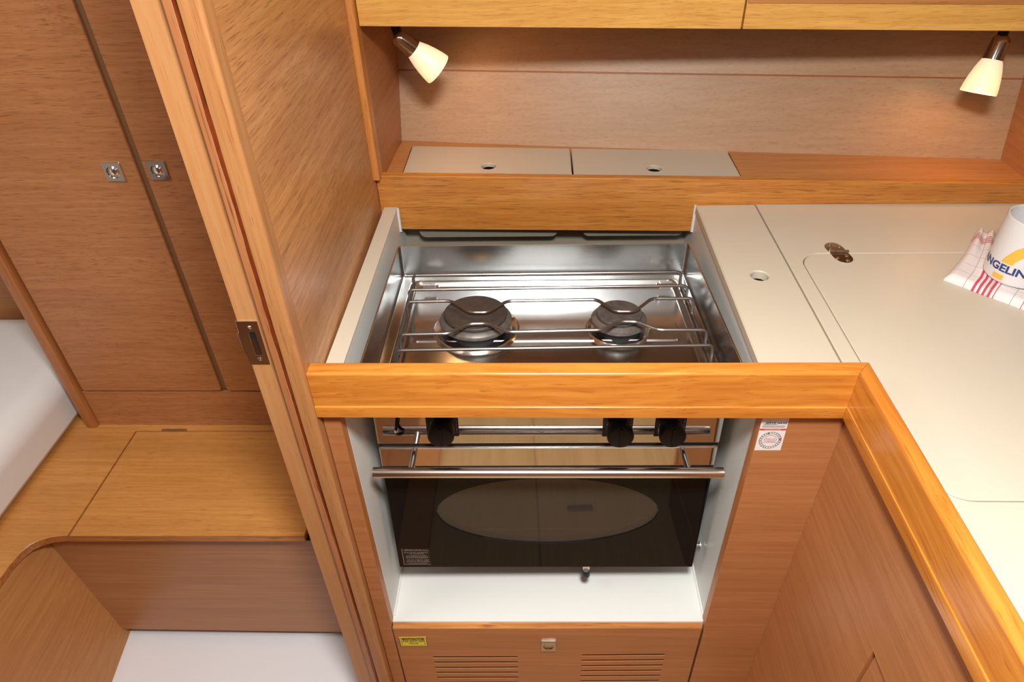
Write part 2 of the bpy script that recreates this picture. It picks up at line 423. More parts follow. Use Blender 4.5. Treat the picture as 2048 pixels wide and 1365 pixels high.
# ================================================================== GALLEY CABINET
YP = .617
gal = thing('galley_cabinet', 'brown veneered galley cabinet with the white recess that holds the stove', 'cabinet', (0, .63, 0))
link('face_panel', B(-.2715, -.2502, YP, YP+.018, 0, .868, bevel=.001), PANEL, gal)
link('face_panel', B(.2775, .3795, YP, YP+.018, 0, .868, bevel=.001), PANEL, gal)
for x, s in ((-.2502, 1), (.2775, -1)):      # banded edges of the opening
    link('edge_band', B(min(x, x+s*.0006), max(x, x+s*.0006), YP+.0006, YP+.0174, .36, .867), EDGEZ, gal)
link('face_panel', B(-.2502, .2775, YP+.001, YP+.018, 0, .10), PANEL, gal)
link('recess_wall', B(-.2718, -.2494, YP+.018, 1.106, .340, .8975), WHITE, gal)
link('recess_wall', B(.2794, .2990, YP+.018, 1.106, .340, .8860), WHITE, gal)
link('recess_wall', B(-.2494, .2794, 1.16, 1.17, .340, .90), GREYW, gal)
link('recess_wall', B(-.2718, -.2494, 1.1062, 1.17, .340, .845), WHITE, gal)
link('recess_wall', B(.2794, .2990, 1.1062, 1.17, .340, .840), WHITE, gal)
link('recess_floor', H([(-.2494, YP+.010, .340), (.2794, YP+.010, .340), (.2794, 1.16, .340), (-.2494, 1.16, .340),
                        (-.2494, YP+.010, .3598), (.2794, YP+.010, .3722), (.2794, 1.16, .3722), (-.2494, 1.16, .3598)]), WHITE, gal)
for x, z, s in ((-.2494, .3598, 1), (.2794, .3722, -1)):
    bm = bmesh.new(); tube(bm, [(x+s*.0005, YP+.02, z+.0005), (x+s*.0005, 1.1, z+.0005)], .0025, 8)
    link('sealant_bead', bm, WHITE, gal)
link('worktop_strip', B(-.2722, -.2488, .6290, 1.106, .8975, .90, bevel=.0006), BEIGE, gal)
side = prism(bmesh.new(), [(.10, 0), (.6165, 0), (.6165, .868), (.10, .868)], .394, .378, mp=YZ,
             holes=[[(.12, .12), (.4068, .12), (.4068, .6965), (.12, .6965)]])
link('side_panel', side, PANELY, gal)
link('door', B(.3805, .394, .1225, .4043, .1225, .694, bevel=.001), PANELY, gal)
link('back_panel', B(.394, .398, .12, .41, .1, .70), BLACKM, gal)
# service sticker on the right face panel
ST = lambda a, b, d=.0004: (.2768+.033*a+.0010*(1-b), YP-d, .7995+b*.058)
def quad(bm, fn, x0, x1, y0, y1, d=.0004):
    bm.faces.new([bm.verts.new(fn(x, y, d)) for x, y in ((x0, y0), (x1, y0), (x1, y1), (x0, y1))])
bm = bmesh.new(); c = [ST(0, 0), ST(1, 0), ST(1, 1), ST(0, 1)]
hexa(bm, [(p[0], YP, p[2]) for p in c] + [(p[0], YP-.0003, p[2]) for p in c])
stk = tag(link('service_sticker', bm, PAPER, gal), 'white service sticker with red band and round date dial')
sx = lambda x, y: ST(.5+x, y, .0005)
bm = bmesh.new()
add_text(bm, 'SERVIS NAVIS', .13, lambda x, y: ST(.55+x*.95, .845+y*.62, .0005), width=.86, bold=.03, shear=.35)
quad(bm, lambda x, y, d: ST(x, y, .0005), .10, .62, .795, .806)
dashes(bm, .07, .93, .755, .018, lambda x, y: ST(x, y, .0005), 1); dashes(bm, .07, .93, .72, .016, lambda x, y: ST(x, y, .0005), 2)
cx, cy, ra, rb = .5, .32, .42, .255
def ringband(bm, fn, cx, cy, ra, rb, th, n=48, a0=0, a1=2*PI):
    for i in range(n):
        t0, t1 = a0+(a1-a0)*i/n, a0+(a1-a0)*(i+1)/n
        bm.faces.new([bm.verts.new(fn(cx+(ra-k)*math.cos(t), cy+(rb-k*rb/ra)*math.sin(t))) for k, t in ((0, t0), (0, t1), (th, t1), (th, t0))])
fn = lambda x, y: ST(x, y, .0005)
ringband(bm, fn, cx, cy, ra, rb, .014); ringband(bm, fn, cx, cy, ra*.78, rb*.78, .012)
ringband(bm, fn, cx, cy-.0, ra*.58, rb*.6, .012, 24, 0, PI)
quad(bm, lambda x, y, d: fn(x, y), .26, .74, .318, .326)
for i in range(24):
    t = 2*PI*i/24
    a = Vector((math.cos(t), math.sin(t))); n_ = Vector((-a.y, a.x))*.008
    q = [(cx+ra*.79*a.x, cy+rb*.79*a.y), (cx+ra*a.x, cy+rb*a.y)]
    bm.faces.new([bm.verts.new(fn(*z)) for z in ((q[0][0]-n_.x, q[0][1]-n_.y), (q[1][0]-n_.x, q[1][1]-n_.y), (q[1][0]+n_.x, q[1][1]+n_.y), (q[0][0]+n_.x, q[0][1]+n_.y))])
link('lettering', bm, INK, stk, smooth=False)
bm = bmesh.new(); quad(bm, lambda x, y, d: ST(x, y, .0005), 0, 1, .625, .675)
for t in (.15, 1.9): 
    bm.faces.new([bm.verts.new(fn(cx+ra*.88*math.cos(t)+.035*math.cos(s), cy+rb*.88*math.sin(t)+.028*math.sin(s))) for s in [2*PI*i/10 for i in range(10)]])
link('red_band', bm, REDP, stk, smooth=False)
bm = bmesh.new(); add_text(bm, 'www.servis-navis.hr', .05, lambda x, y: ST(.5+x, .65+y*.55, .0007), width=.62, bold=.02); link('web_address', bm, PAPER, stk, smooth=False)
bm = bmesh.new(); add_text(bm, 'VRIJEDI DO:', .06, lambda x, y: ST(.5+x, .365+y*.6, .0006), width=.38, bold=.01)
dashes(bm, .30, .72, .285, .014, fn, 5); dashes(bm, .22, .78, .25, .014, fn, 6)
link('validity_print', bm, MAGP, stk, smooth=False)

for x, z0 in ((.2778, .8465), (-.2482, .852)):
    bm = bmesh.new(); tube(bm, [(x, 1.1040, z0), (x, 1.1040, .8985)], .0024, 8); link('sealant_bead', bm, WHITE, gal)

# ---- vented access panel below the stove
vk = .024
zs = lambda x: .3615+vk*x
vent = thing('vented_access_panel', 'brown veneered access panel with two sets of vent slots under the stove', 'panel', (0.01, .625, .12))
slots = []
for x0, x1, kk in ((-.1885, -.036, .036), (.0765, .2225, .045)):
    zt = {-.1885: .2597, .0765: .2740}[x0]
    for i in range(6):
        z = zt-.0188*i
        slots.append(skew(rrect(x0, x1, z-.0027, z+.0027, .0026, 3), kk, x0))
outl = [(-.2468, .104), (.274, .104), (.2735, zs(.2735)-.0005), (-.2485, zs(-.2485)-.0005)]
bm = bmesh.new(); prism(bm, outl, YP+.0009, YP-.0005, mp=XZ, holes=slots, bevel=.0004)
link('panel', bm, PANEL, vent)
link('slot_shade', B(-.24, .265, YP+.0085, YP+.0095, .11, .352), BLACKM, vent)  # black sheet added so the slots look shaded inside
link('top_edge', H([(-.2483, YP-.0004, zs(-.2483)-.0008), (.2733, YP-.0004, zs(.2733)-.0008), (.2733, YP+.0100, zs(.2733)-.0008), (-.2483, YP+.0100, zs(-.2483)-.0008),
                    (-.2483, YP-.0004, zs(-.2483)+.0006), (.2733, YP-.0004, zs(.2733)+.0006), (.2733, YP+.0100, zs(.2733)+.0006), (-.2483, YP+.0100, zs(-.2483)+.0006)]), EDGE, vent)
def push_latch(parent, cx, cz, y, sx, sz, mat, knob, k=0.0):
    """square escutcheon with a dished push button, facing the camera side"""
    o = skew(rrect(cx-sx/2, cx+sx/2, cz-sz/2, cz+sz/2, .0008, 2), k, cx)
    bm = bmesh.new(); prism(bm, o, y, y-.0032, mp=XZ, holes=[circ(cx, cz, sx*.33, 28)], bevel=.0007)
    l = link('push_latch', bm, mat, parent)
    M = Tr((cx, y, cz)) @ FACING
    r = sx*.33
    if knob: prof = [(r*.98, .0002), (r*.98, .0012), (r*.86, .0022), (r*.72, .0022), (r*.62, .003), (r*.45, .0042), (r*.2, .0047), (.0001, .0048)]
    else: prof = [(r*.99, .0002), (r*.99, .0022), (r*.8, .0010), (r*.5, .0005), (.0001, .0004)]
    bm = bmesh.new(); lathe(bm, prof, 28, M); link('push_button', bm, CHROME if knob else SATIN, parent if knob else l)
    return l
push_latch(vent, .0181, .3075, YP-.0005, .0258, .0325, SATIN, False, vk)
LB = lambda a, b, d=.0012: (-.2415+.0478*a, YP-d, .2970+.0305*b+vk*.0478*a*1.9)
bm = bmesh.new(); c = [LB(0, 0), LB(1, 0), LB(1, 1), LB(0, 1)]
hexa(bm, [(p[0], YP-.0004, p[2]) for p in c] + [(p[0], YP-.0011, p[2]) for p in c])
lab = tag(link('warning_label', bm, YELL, vent), 'small yellow warning label')
bm = bmesh.new(); f4 = lambda x, y, d: LB(x, y, .0013)
quad(bm, f4, .12, .90, .66, .90)
for q in ((.07, .93, .93, .95), (.07, .93, .10, .12), (.07, .085, .10, .95), (.915, .93, .10, .95), (0, 1, 0, .03), (0, 1, .985, 1), (0, .02, 0, 1), (.985, 1, 0, 1)): quad(bm, f4, *q)
add_text(bm, 'GAS SHUT OFF', .17, lambda x, y: LB(.505+x, .53+y*1.15, .0013), width=.78, bold=.02)
add_text(bm, 'VALVE', .17, lambda x, y: LB(.5+x, .33+y*1.15, .0013), width=.36, bold=.02)
link('lettering', bm, INK, lab, smooth=False)
bm = bmesh.new(); add_text(bm, 'ATENTTION', .17, lambda x, y: LB(.51+x, .77+y*1.25, .0015), width=.68, bold=.02); link('heading', bm, YELL, lab, smooth=False)

# ================================================================== WORKTOP
def tb(x): return .957-.0205*(x+.283)/1.11          # top edge of the board dips slightly to the right
def yfb(x): return 1.1125-.0145*(x+.283)/1.13
yb = lambda x: yfb(x)-.0004
lid_x0, lid_x1, lid_y0, lid_y1 = .4055, 1.12, .4565, .935
out = [(.3822, .6290), (.3875, .6290), (.3875, .10), (1.30, .10), (1.30, yb(1.3)), (.3822, yb(.3822))]
bm = bmesh.new(); prism(bm, out, .876, Zc, holes=[rrect(lid_x0-.0014, lid_x1+.0014, lid_y0-.0014, lid_y1+.0014, .034, 10)], bevel=.0012)
wt = tag(link('worktop', bm, BEIGE), 'wide beige worktop right of the stove, running along both sides of the corner', 'worktop')
link('lid_rebate', B(.386, 1.14, .44, .95, .868, .876), BEIGE2, wt)
bm = bmesh.new(); prism(bm, rrect(lid_x0, lid_x1, lid_y0, lid_y1, .0326, 10), .8762, Zc, bevel=.0010)
lid = thing('icebox_lid', 'beige hinged icebox lid with rounded corners set into the worktop', 'lid', (.76, .70, .8765))
link('lid_panel', bm, BEIGE, lid)
# hinge: two swung leaves and three knuckles on the lid's rear edge
hg = bmesh.new()
def leaf(sgn):
    pts = [(-.0140, .0005), (.0132, .0005), (.0128, .010), (.0112, .0190), (.0068, .0268), (.0022, .0300), (-.0040, .0304), (-.0100, .0280), (-.0146, .0225), (-.0160, .0160)]
    c = Vector((.4667, .9370))
    return [(c.x+sgn*p[0], c.y+sgn*p[1]) for p in pts]
prism(hg, leaf(1), Zc, Zc+.0013, bevel=.0003); prism(hg, leaf(-1), Zc, Zc+.0013, bevel=.0003)
hinge = link('hinge', hg, STEELM, lid)
for a, b in ((.4524, .4610), (.4614, .4722), (.4726, .4812)):
    link('knuckle', T([(a, .9370, Zc+.0022), (b, .9370, Zc+.0022)], .0030, 14), CHROME, hinge)
for dx, dy in ((-.0055, .0235), (.0070, .0165), (-.0090, .0100)):
    for s in (1, -1):
        bm = bmesh.new(); screw(bm, Tr((.4667+s*dx, .9370+s*dy, Zc+.0011)), .0030, .0014); link('screw', bm, CHROME, hinge)
# lift-out cover panel with finger hole
bm = bmesh.new(); prism(bm, rrect(.2780, .3800, .6295, 1.1025, .0008, 1), .8865, Zc, holes=[circ(.3300, .8738, .0130, 32)], bevel=.0016)
cov = thing('cover_panel', 'narrow beige cover panel with a finger hole beside the stove', 'cover panel', (.33, .87, .8775))
link('panel', bm, BEIGE, cov)
bm = bmesh.new(); prism(bm, circ(.33, .8738, .022, 20), .876, .8768); link('hole_shade', bm, BLACKM, cov)  # black disc paints the shade inside the finger hole

# ================================================================== FIDDLE RAIL (front and side, mitred)
prof = [(.0, .8862), (.0, .9345), (.0010, .9368), (.0034, .938), (.0188, .938), (.0212, .9368), (.022, .9345), (.022, .868), (-.0012, .868), (-.0022, .8690), (-.0022, .8848), (-.0014, .8860)]
fid = thing('fiddle_rail', 'glossy orange varnished wooden fiddle rail turning the corner in front of the worktop', 'rail', (.05, .617, .868))
def sweep(sections, mat, name):
    bm = bmesh.new(); rows = [[bm.verts.new(q) for q in s] for s in sections]; n = len(prof)
    for a, b in zip(rows, rows[1:]):
        for k in range(n): bm.faces.new((a[k], a[(k+1) % n], b[(k+1) % n], b[k]))
    bm.faces.new(rows[0]); bm.faces.new(rows[-1][::-1])
    return link(name, bm, mat, fid, angle=50)
yf = .6065
sweep([[(-.2722+.0*d, yf+d-.003*0, z) for d, z in prof], [(.3680+d*.864-.0002, yf+d, z) for d, z in prof]], FID, 'front_rail')
sweep([[(.3680+d*.864+.0002, yf+d, z) for d, z in prof], [(.3680+d*.864, .11, z) for d, z in prof]], FIDY, 'side_rail')

# ================================================================== BACK: splash board, shelf, lids, backsplash, wall cabinet
outb = [(-.2800, 1.0), (1.30, 1.0)]
def strip(x0, x1, dy0, dy1, z0, z1, bevel=.001):
    return H([(x0, yfb(x0)+dy0, z0(x0)), (x1, yfb(x1)+dy0, z0(x1)), (x1, yfb(x1)+dy1, z0(x1)), (x0, yfb(x0)+dy1, z0(x0)),
              (x0, yfb(x0)+dy0, z1(x0)), (x1, yfb(x1)+dy0, z1(x1)), (x1, yfb(x1)+dy1, z1(x1)), (x0, yfb(x0)+dy1, z1(x0))], bevel=bevel)
bm = bmesh.new()
lo = [(-.2810, .8518), (.2775, .8462), (.2780, .8800), (1.30, .8800)]
up = [(x, tb(x)) for x in (1.30, .9, .5, .1, -.2810)]
prism(bm, lo+up, .0150, 0.0, mp=XZ, bevel=.0014)
for v in bm.verts: v.co.y += yfb(v.co.x)
brd = thing('splash_board', 'orange brown wooden splash board standing behind the stove and the worktop', 'board', (.3, 1.118, .85))
link('board', bm, BOARD, brd)
zsh = lambda x: .9415-.012*(x+.26)/1.1
ywl = lambda x: 1.3092-.0846*(x+.263)                # slanting hull side wall
def plate(pts, th, dz=0.0):
    return H([(x, y, zsh(x)-th+dz) for x, y in pts] + [(x, y, zsh(x)+dz) for x, y in pts])
# shelf with cut-out for the bin lids
out = [(-.278, yfb(-.278)+.0165), (.846, yfb(.846)+.0165), (.846, ywl(.846)), (-.266, ywl(-.266))]
bm = bmesh.new(); prism(bm, out, -.018, 0.0, holes=[[(-.243, 1.131), (.3595, 1.124), (.3608, 1.2563), (-.2435, 1.2830)]])
for v in bm.verts: v.co.z += zsh(v.co.x)
shelf = tag(link('shelf', bm, SHELF), 'brown wooden shelf behind the splash board with two beige lids let into it', 'shelf')
for nm, x0, x1, (ya0, ya1), hx, hy, lb, r4 in (('bin_lid', -.2415, .0625, (1.2808, 1.2672), -.0885, 1.1858, 'left beige bin lid with a finger hole on the shelf, nearest the wooden post', (.001, .001, .002, .007)),
                                         ('bin_lid', .0655, .3582, (1.2670, 1.2542), .2112, 1.1750, 'right beige bin lid with a finger hole on the shelf, ending at bare wood', (.001, .001, .007, .002))):  # both are lids of the bins below
    o = rrect(x0, x1, 1.130, 1.30, r4, 4)
    o2 = [(x, (y if y < 1.2 else y-1.30+ya0+(ya1-ya0)*(x-x0)/(x1-x0))) for x, y in o]
    bm = bmesh.new(); prism(bm, o2, -.0065, .0006, holes=[circ(hx, hy, .0134, 28)], bevel=.001)
    for v in bm.verts: v.co.z += zsh(v.co.x)
    t = thing(nm, lb, 'lid', ((x0+x1)/2, 1.2, .925), group='beige lids on the shelf'); link('lid_panel', bm, BEIGE2, t)
    bm = bmesh.new(); prism(bm, circ(hx, hy, .024, 20), .9215, .9225); link('hole_shade', bm, BLACKM, t)  # black disc, painted shade under the lid's hole
# bins hanging under the shelf lids
for x0, x1, lb in ((-.2184, .0378, 'grey plastic bin behind the stove under the left shelf lid'), (.0841, .270, 'grey plastic bin behind the stove under the right shelf lid')):
    bm = bmesh.new(); prism(bm, rrect(x0, x1, .826, .918, .012, 4), 1.128, 1.152, mp=XZ)
    tag(link('bin', bm, BIN), lb, 'bin', 'bins under the shelf')
# backsplash with its thin seam
def yw(x, z): return ywl(x)+(.40-.17*(x+.263)/1.107)*(z-.939)     # the hull side leans outwards
def wallstrip(z0, z1, off, mat, name, parent=None, kind=None):
    xs = (-.272, .852)
    bm = H([(xs[0], yw(xs[0], z0)-off, z0), (xs[1], yw(xs[1], z0)-off, z0), (xs[1], yw(xs[1], z0)+.02, z0), (xs[0], yw(xs[0], z0)+.02, z0),
            (xs[0], yw(xs[0], z1)-off, z1), (xs[1], yw(xs[1], z1)-off, z1), (xs[1], yw(xs[1], z1)+.02, z1), (xs[0], yw(xs[0], z1)+.02, z1)], bevel=.0006, seg=1)
    return link(name, bm, mat, parent)
bs = tag(wallstrip(.90, 1.0620, 0, BACK, 'wall_back'), kind='structure')
wallstrip(1.0640, 1.30, 0, BACK, 'upper_panel', bs)
wallstrip(1.0620, 1.0640, -.0005, plain('seam_varnish', srgb(168, 96, 54), .4), 'seam', bs)
# end partitions of the shelf bay
structure('trim_2', B(-.2835, -.2702, 1.096, 1.1255, .955, 1.50, bevel=.0015), POST)
structure('wall_shelf_left', H([(-.2815, 1.1255, .92), (-.2725, 1.1255, .92), (-.2635, 1.45, .92), (-.2815, 1.45, .92), (-.2815, 1.1255, 1.3), (-.2725, 1.1255, 1.3), (-.2635, 1.45, 1.3), (-.2815, 1.45, 1.3)]), PANELY)
structure('wall_shelf_right', B(.843, .862, 1.116, 1.36, .915, 1.30), PANELY)
# wall cabinet with two doors
zb_ = lambda x: 1.2003-.0243*(x+.2566)/.981
cabt = thing('wall_cabinet', 'golden veneered wall cabinet with two doors above the shelf', 'cabinet', (.3, 1.2, 1.2))
def cdoor(x0, x1, mat, y0, y1, dz0, z1):
    return H([(x0, y0, zb_(x0)+dz0), (x1, y0, zb_(x1)+dz0), (x1, y1, zb_(x1)+dz0), (x0, y1, zb_(x0)+dz0), (x0, y0, z1), (x1, y0, z1), (x1, y1, z1), (x0, y1, z1)], bevel=.0012)
link('door', cdoor(-.2690, .3062, CAB, 1.110, 1.128, 0, 1.62), CAB, cabt)
dr = link('door', cdoor(.3088, .90, CAB, 1.110, 1.128, 0, 1.62), CAB, cabt)
bm = H([(.310, 1.1075, 1.2225), (.90, 1.1075, 1.2085), (.90, 1.1105, 1.2085), (.310, 1.1105, 1.2225), (.310, 1.1075, 1.60), (.90, 1.1075, 1.60), (.90, 1.1105, 1.60), (.310, 1.1105, 1.60)], bevel=.001)
link('inner_panel', bm, SHELF, dr)
link('carcass', H([(-.2695, 1.1285, 1.197), (.86, 1.1285, 1.172), (.86, 1.205, 1.172), (-.262, 1.300, 1.197), (-.2695, 1.1285, 1.62), (.86, 1.1285, 1.62), (.86, 1.205, 1.62), (-.262, 1.300, 1.62)]), PANEL, cabt)

# ================================================================== READING LAMPS
def lamp(base, mouth, label, ztop):
    a = Vector(base); b = Vector(mouth); d = (b-a).normalized()
    z = -d; x = Vector((0, 1, 0)).cross(z).normalized(); y = z.cross(x)
    M = Matrix.Translation(a) @ Matrix((x, y, z)).transposed().to_4x4()
    t = thing('reading_lamp', label, 'lamp', None, group='reading lamps under the wall cabinet', local=True, matrix=M)
    Mi = M.inverted()
    top = Mi @ Vector((a.x, a.y+.006, ztop))
    link('mount', T(fillet([top, top*.55+Vector((0, 0, .003)), (0, 0, -.004)], .01), .0075, 14), BLACK, t)
    bm = bmesh.new(); lathe(bm, [(.004, .004), (.0095, .002), (.0125, -.002), (.0134, -.008), (.0150, -.033), (.0145, -.0345), (.012, -.0345)], 36)
    link('socket', bm, plain('dark_chrome', (.5, .49, .47, 1), .08, 1., noise=.02), t)
    bm = bmesh.new()
    pr = [(.0120, -.0325), (.0150, -.0332), (.0172, -.0385), (.0204, -.048), (.0234, -.060), (.0258, -.073), (.0268, -.0815), (.0265, -.0832), (.0254, -.0825), (.0245, -.073), (.0190, -.048), (.0135, -.036)]
    lathe(bm, pr, 40, cap0=False, cap1=False)
    sh = link('shade', bm, SHADE, t)
    bm = bmesh.new(); lathe(bm, [(.0001, -.070), (.004, -.069), (.0065, -.064), (.0055, -.056), (.004, -.046), (.004, -.036)], 16); link('bulb', bm, SHADE, t)
    l = bpy.data.lights.new('lamp_bulb_light', 'POINT'); l.energy = .22; l.color = (1, .55, .22); l.shadow_soft_size = .01
    lo = bpy.data.objects.new('lamp_bulb_light', l); COL.objects.link(lo); lo.parent = t; lo.location = (0, 0, -.076)
    return t
lamp((-.2229, 1.160, 1.1742), (-.1655, 1.170, 1.1195), 'left lit reading lamp with frosted shade and chrome socket, beside the wooden post', 1.197)
lamp((.7275, 1.160, 1.1545), (.7109, 1.140, 1.0773), 'right lit reading lamp with frosted shade and chrome socket, on the mug side', 1.178)

# ================================================================== STOVE (gimballed: modelled square, hung slightly tilted)
cx_, sx_ = math.cos(-.0555), math.sin(-.0555); 
Ms = Matrix.Translation((.0127, .68, .4443)) @ Matrix.Rotation(.0179, 4, 'Z') @ Matrix.Rotation(-.0555, 4, 'X') @ Matrix.Rotation(.008, 4, 'Y')
stove = thing('stove', 'two burner stainless steel gas stove with oven hung in the white recess', 'stove', None, local=True, matrix=Ms)
W2, D, Hh = .2473, .3152, .4462
# hob tray
bm = bmesh.new()
def rr(i, r, x=0): return rrect(-W2+i, W2-i, -.036+i, D-i, r, 4)
zf = Hh-.068
levels = [(0, .004, Hh-.030), (0, .004, Hh-.0006), (.0006, .004, Hh), (.0022, .004, Hh), (.0028, .004, Hh-.0006), (.0036, .004, Hh-.052), (.0050, .005, Hh-.0560), (.0066, .006, Hh-.0572), (.0200, .012, Hh-.0577), (.0222, .014, Hh-.0590), (.0260, .017, zf+.0015), (.0290, .018, zf)]
rows = [[bm.verts.new((x, y, z)) for x, y in rr(i, r)] for i, r, z in levels]
for a, b in zip(rows, rows[1:]):
    n = len(a)
    for k in range(n): bm.faces.new((a[k], a[(k+1) % n], b[(k+1) % n], b[k]))
bm.faces.new(rows[-1])
tray = link('hob_tray', bm, STEEL, stove, angle=40)
# pressed raised field between the burners
bm = bmesh.new(); prism(bm, rrect(-.206, .206, .122, .182, .012, 5), zf-.001, zf+.0022, bevel=.0022); link('pressed_field', bm, STEEL, tray)
bm = bmesh.new(); lathe(bm, [(.0075, .0), (.0080, .002), (.004, .0045), (.0001, .005)], 16, Tr((.233, .024, zf+.0085)), cap1=True); link('rubber_plug', bm, BLACK, tray)
def burner(cx, cy, rw, rb, rc, capm, zc, label):
    M = Tr((cx, cy, zf))
    bm = bmesh.new(); lathe(bm, [(rw*1.06, -.0005), (rw*1.01, .0040), (rw*.98, .0050), (rw*.94, .0044), (rw*.82, .0012), (rw*.62, .0006)], 48, M, cap0=False)
    b = tag(link('burner', bm, STEELB, stove), label)
    bm = bmesh.new(); lathe(bm, [(rb*.80, .0008), (rb*.80, .0135)], 48, M, cap1=False); link('skirt', bm, BLACKM, b)
    zt = zc-zf
    bm = bmesh.new(); lathe(bm, [(rb*.80, zt-.0185), (rb*.975, zt-.0180), (rb, zt-.0165), (rb, zt-.0130), (rb*.985, zt-.0112), (rc*1.02, zt-.0072), (rc*.97, zt-.0068)], 56, M); link('burner_head', bm, CASTL, b)
    bm = bmesh.new(); lathe(bm, [(rc*.95, zt-.0068), (rc*.99, zt-.0055), (rc, zt-.0040), (rc*.99, zt-.0015), (rc*.965, zt-.0003), (rc*.93, zt), (.0001, zt+.0002)], 56, M); link('burner_cap', bm, capm, b)
burner(-.1078, .158, .0655, .0560, .0492, CAST, Hh-.035, 'large burner with a dark cap')
burner(.1127, .155, .0490, .0428, .0350, CAPS, Hh-.035, 'small burner with a worn mottled cap')
# pan support: five bent bars on two side rails
zt, zl, wr = Hh-.0265, Hh-.0545, .0026
tri = tag(link('pan_support', T([(-.2160, .036, zl), (-.2160, .266, zl)], wr, 8), WIRE, stove), 'wire pan support')
link('side_rail', T([(.2310, .040, zl), (.2310, .270, zl)], wr, 8), WIRE, tri)
bars = [
    [(-.2165, .258), (.2265, .262)], [(-.2170, .211), (.2280, .2175)],
    [(-.2155, .1745), (-.146, .176), (-.1165, .1425), (-.0880, .142), (-.0590, .1745), (.0795, .177), (.1040, .142), (.1335, .1415), (.1645, .1785), (.2300, .178)],
    [(-.2130, .0840), (-.1415, .0860), (-.1145, .1110), (-.0865, .1120), (-.0575, .0890), (.0810, .0925), (.1062, .1145), (.1325, .1140), (.1605, .0915), (.2310, .0905)],
    [(-.2125, .0450), (.2310, .0525)]]
for b in bars:
    p3 = [(b[0][0], b[0][1], zl)] + [(x, y, zt) for x, y in b] + [(b[-1][0], b[-1][1], zl)]
    link('bar', T(fillet(p3, .009, 5), wr, 10), WIRE, tri)
for x in (-.192, .205):
    bm = bmesh.new(); box(bm, x-.011, x+.011, .262, .272, zl-.004, zl+.006, bevel=.001); tube(bm, [(x-.016, .267, zl+.001), (x+.016, .267, zl+.001)], .003, 8)
    link('clip', bm, STEELB, tri)
# oven body
body = link('oven_body', B(-W2, -W2+.002, .022, D, 0.004, Hh-.10), STEEL, stove)
link('side_plate', B(W2-.002, W2, .022, D, .004, Hh-.10), STEEL, body)
link('oven_back', B(-W2+.002, W2-.002, D-.004, D-.002, .004, Hh-.10), ENAMEL, body)
link('oven_bottom', B(-W2+.002, W2-.002, .022, D-.004, .004, .012), ENAMEL, body)
link('oven_ceiling', B(-W2+.002, W2-.002, .022, D-.004, .262, .27), ENAMEL, body)
link('oven_side', B(-.215, -.212, .022, D-.004, .012, .262), ENAMEL, body)
link('oven_side', B(.212, .215, .022, D-.004, .012, .262), ENAMEL, body)
rk = bmesh.new(); tube(rk, [(-.205, .0145, .0845), (.205, .0145, .0845)], .0013, 8); rack = link('oven_rack', rk, CHROME, stove)
link('rack_wire', T([(-.205, .0145, .0600), (.205, .0145, .0600)], .0012, 8), CHROME, rack)
for i in range(12):
    x = -.19+.38*i/11
    link('rack_wire', T([(x, .0165, .0845), (x, .28, .0845)], .0012, 6), ENAMEL, rack)
# control panel
cp = link('control_panel', B(-W2, W2, -.001, .020, .2852, Hh-.075, bevel=.0008), STEELM, stove)
link('shadow_gap', B(-W2+.003, W2-.003, .004, .020, .2770, .2870), BLACKM, stove)
flame = [(-.0010, -.0038), (-.0026, -.0022), (-.0028, .0000), (-.0014, .0022), (-.0004, .0044), (.0008, .0026), (.0014, .0012), (.0022, .0020), (.0028, -.0002), (.0026, -.0024), (.0010, -.0038), (.0014, -.0016), (.0002, .0002), (-.0014, -.0016)]
for kx, px0, px1, kz in ((-.1480, -.1735, -.1275, .3345), (.0972, .0775, .1200, .3320), (.1682, .1513, .1950, .3320)):
    pz0 = .3003 if kx < 0 else .2984
    bm = bmesh.new(); prism(bm, rrect(px0, px1, pz0, pz0+.074, .0008, 2), -.001, -.0020, mp=XZ, bevel=.0003)
    pl = link('knob_plate', bm, BLACK, stove)
    fx, fz = px0+.0078, pz0+.0235
    bm = bmesh.new()
    bm.faces.new([bm.verts.new((fx+x, -.0022, fz+z)) for x, z in flame])
    link('flame_symbol', bm, INKG, pl, smooth=False)
    bm = bmesh.new(); ringband(bm, lambda x, z: (x, -.0022, z), fx, fz, .0064, .0064, .0003, 24); link('symbol_ring', bm, INKG, pl, smooth=False)
    bm = bmesh.new(); dashes(bm, pz0+.007, pz0+.06, px1-.0026, .0014, lambda a, b_: (b_, -.0022, a), int(kx*1000), .6)
    tag(link('small_print', bm, INKG, pl, smooth=False), kind='stuff')
    bm = bmesh.new(); lathe(bm, [(.0128, .0002), (.0130, .010), (.0140, .016), (.0174, .021), (.0183, .030), (.0183, .0375), (.0172, .0398), (.0130, .0405), (.0001, .0405)], 40, Tr((kx, -.002, kz)) @ FACING)
    kn = link('knob', bm, BLACK, stove)
    bm = bmesh.new(); box(bm, kx-.0016, kx+.0016, -.0442, -.0405, kz-.014, kz+.0165, bevel=.0006); link('pointer', bm, BLACK, kn)
# spark lead hanging below the panel's left corner
bm = bmesh.new(); tube(bm, fillet([(-.212, -.002, .345), (-.2135, -.010, .330), (-.2150, -.012, .322), (-.2165, -.010, .3135), (-.212, -.007, .309), (-.207, -.004, .309)], .006), [.0024]*26+[.0024]*10 if False else .0024, 8)
link('igniter_lead', bm, BLACK, cp)
bm = bmesh.new(); tube(bm, [(-.2148, -.0125, .3235), (-.2152, -.0120, .3185)], .0027, 8); link('lead_crimp', bm, CHROME, cp)
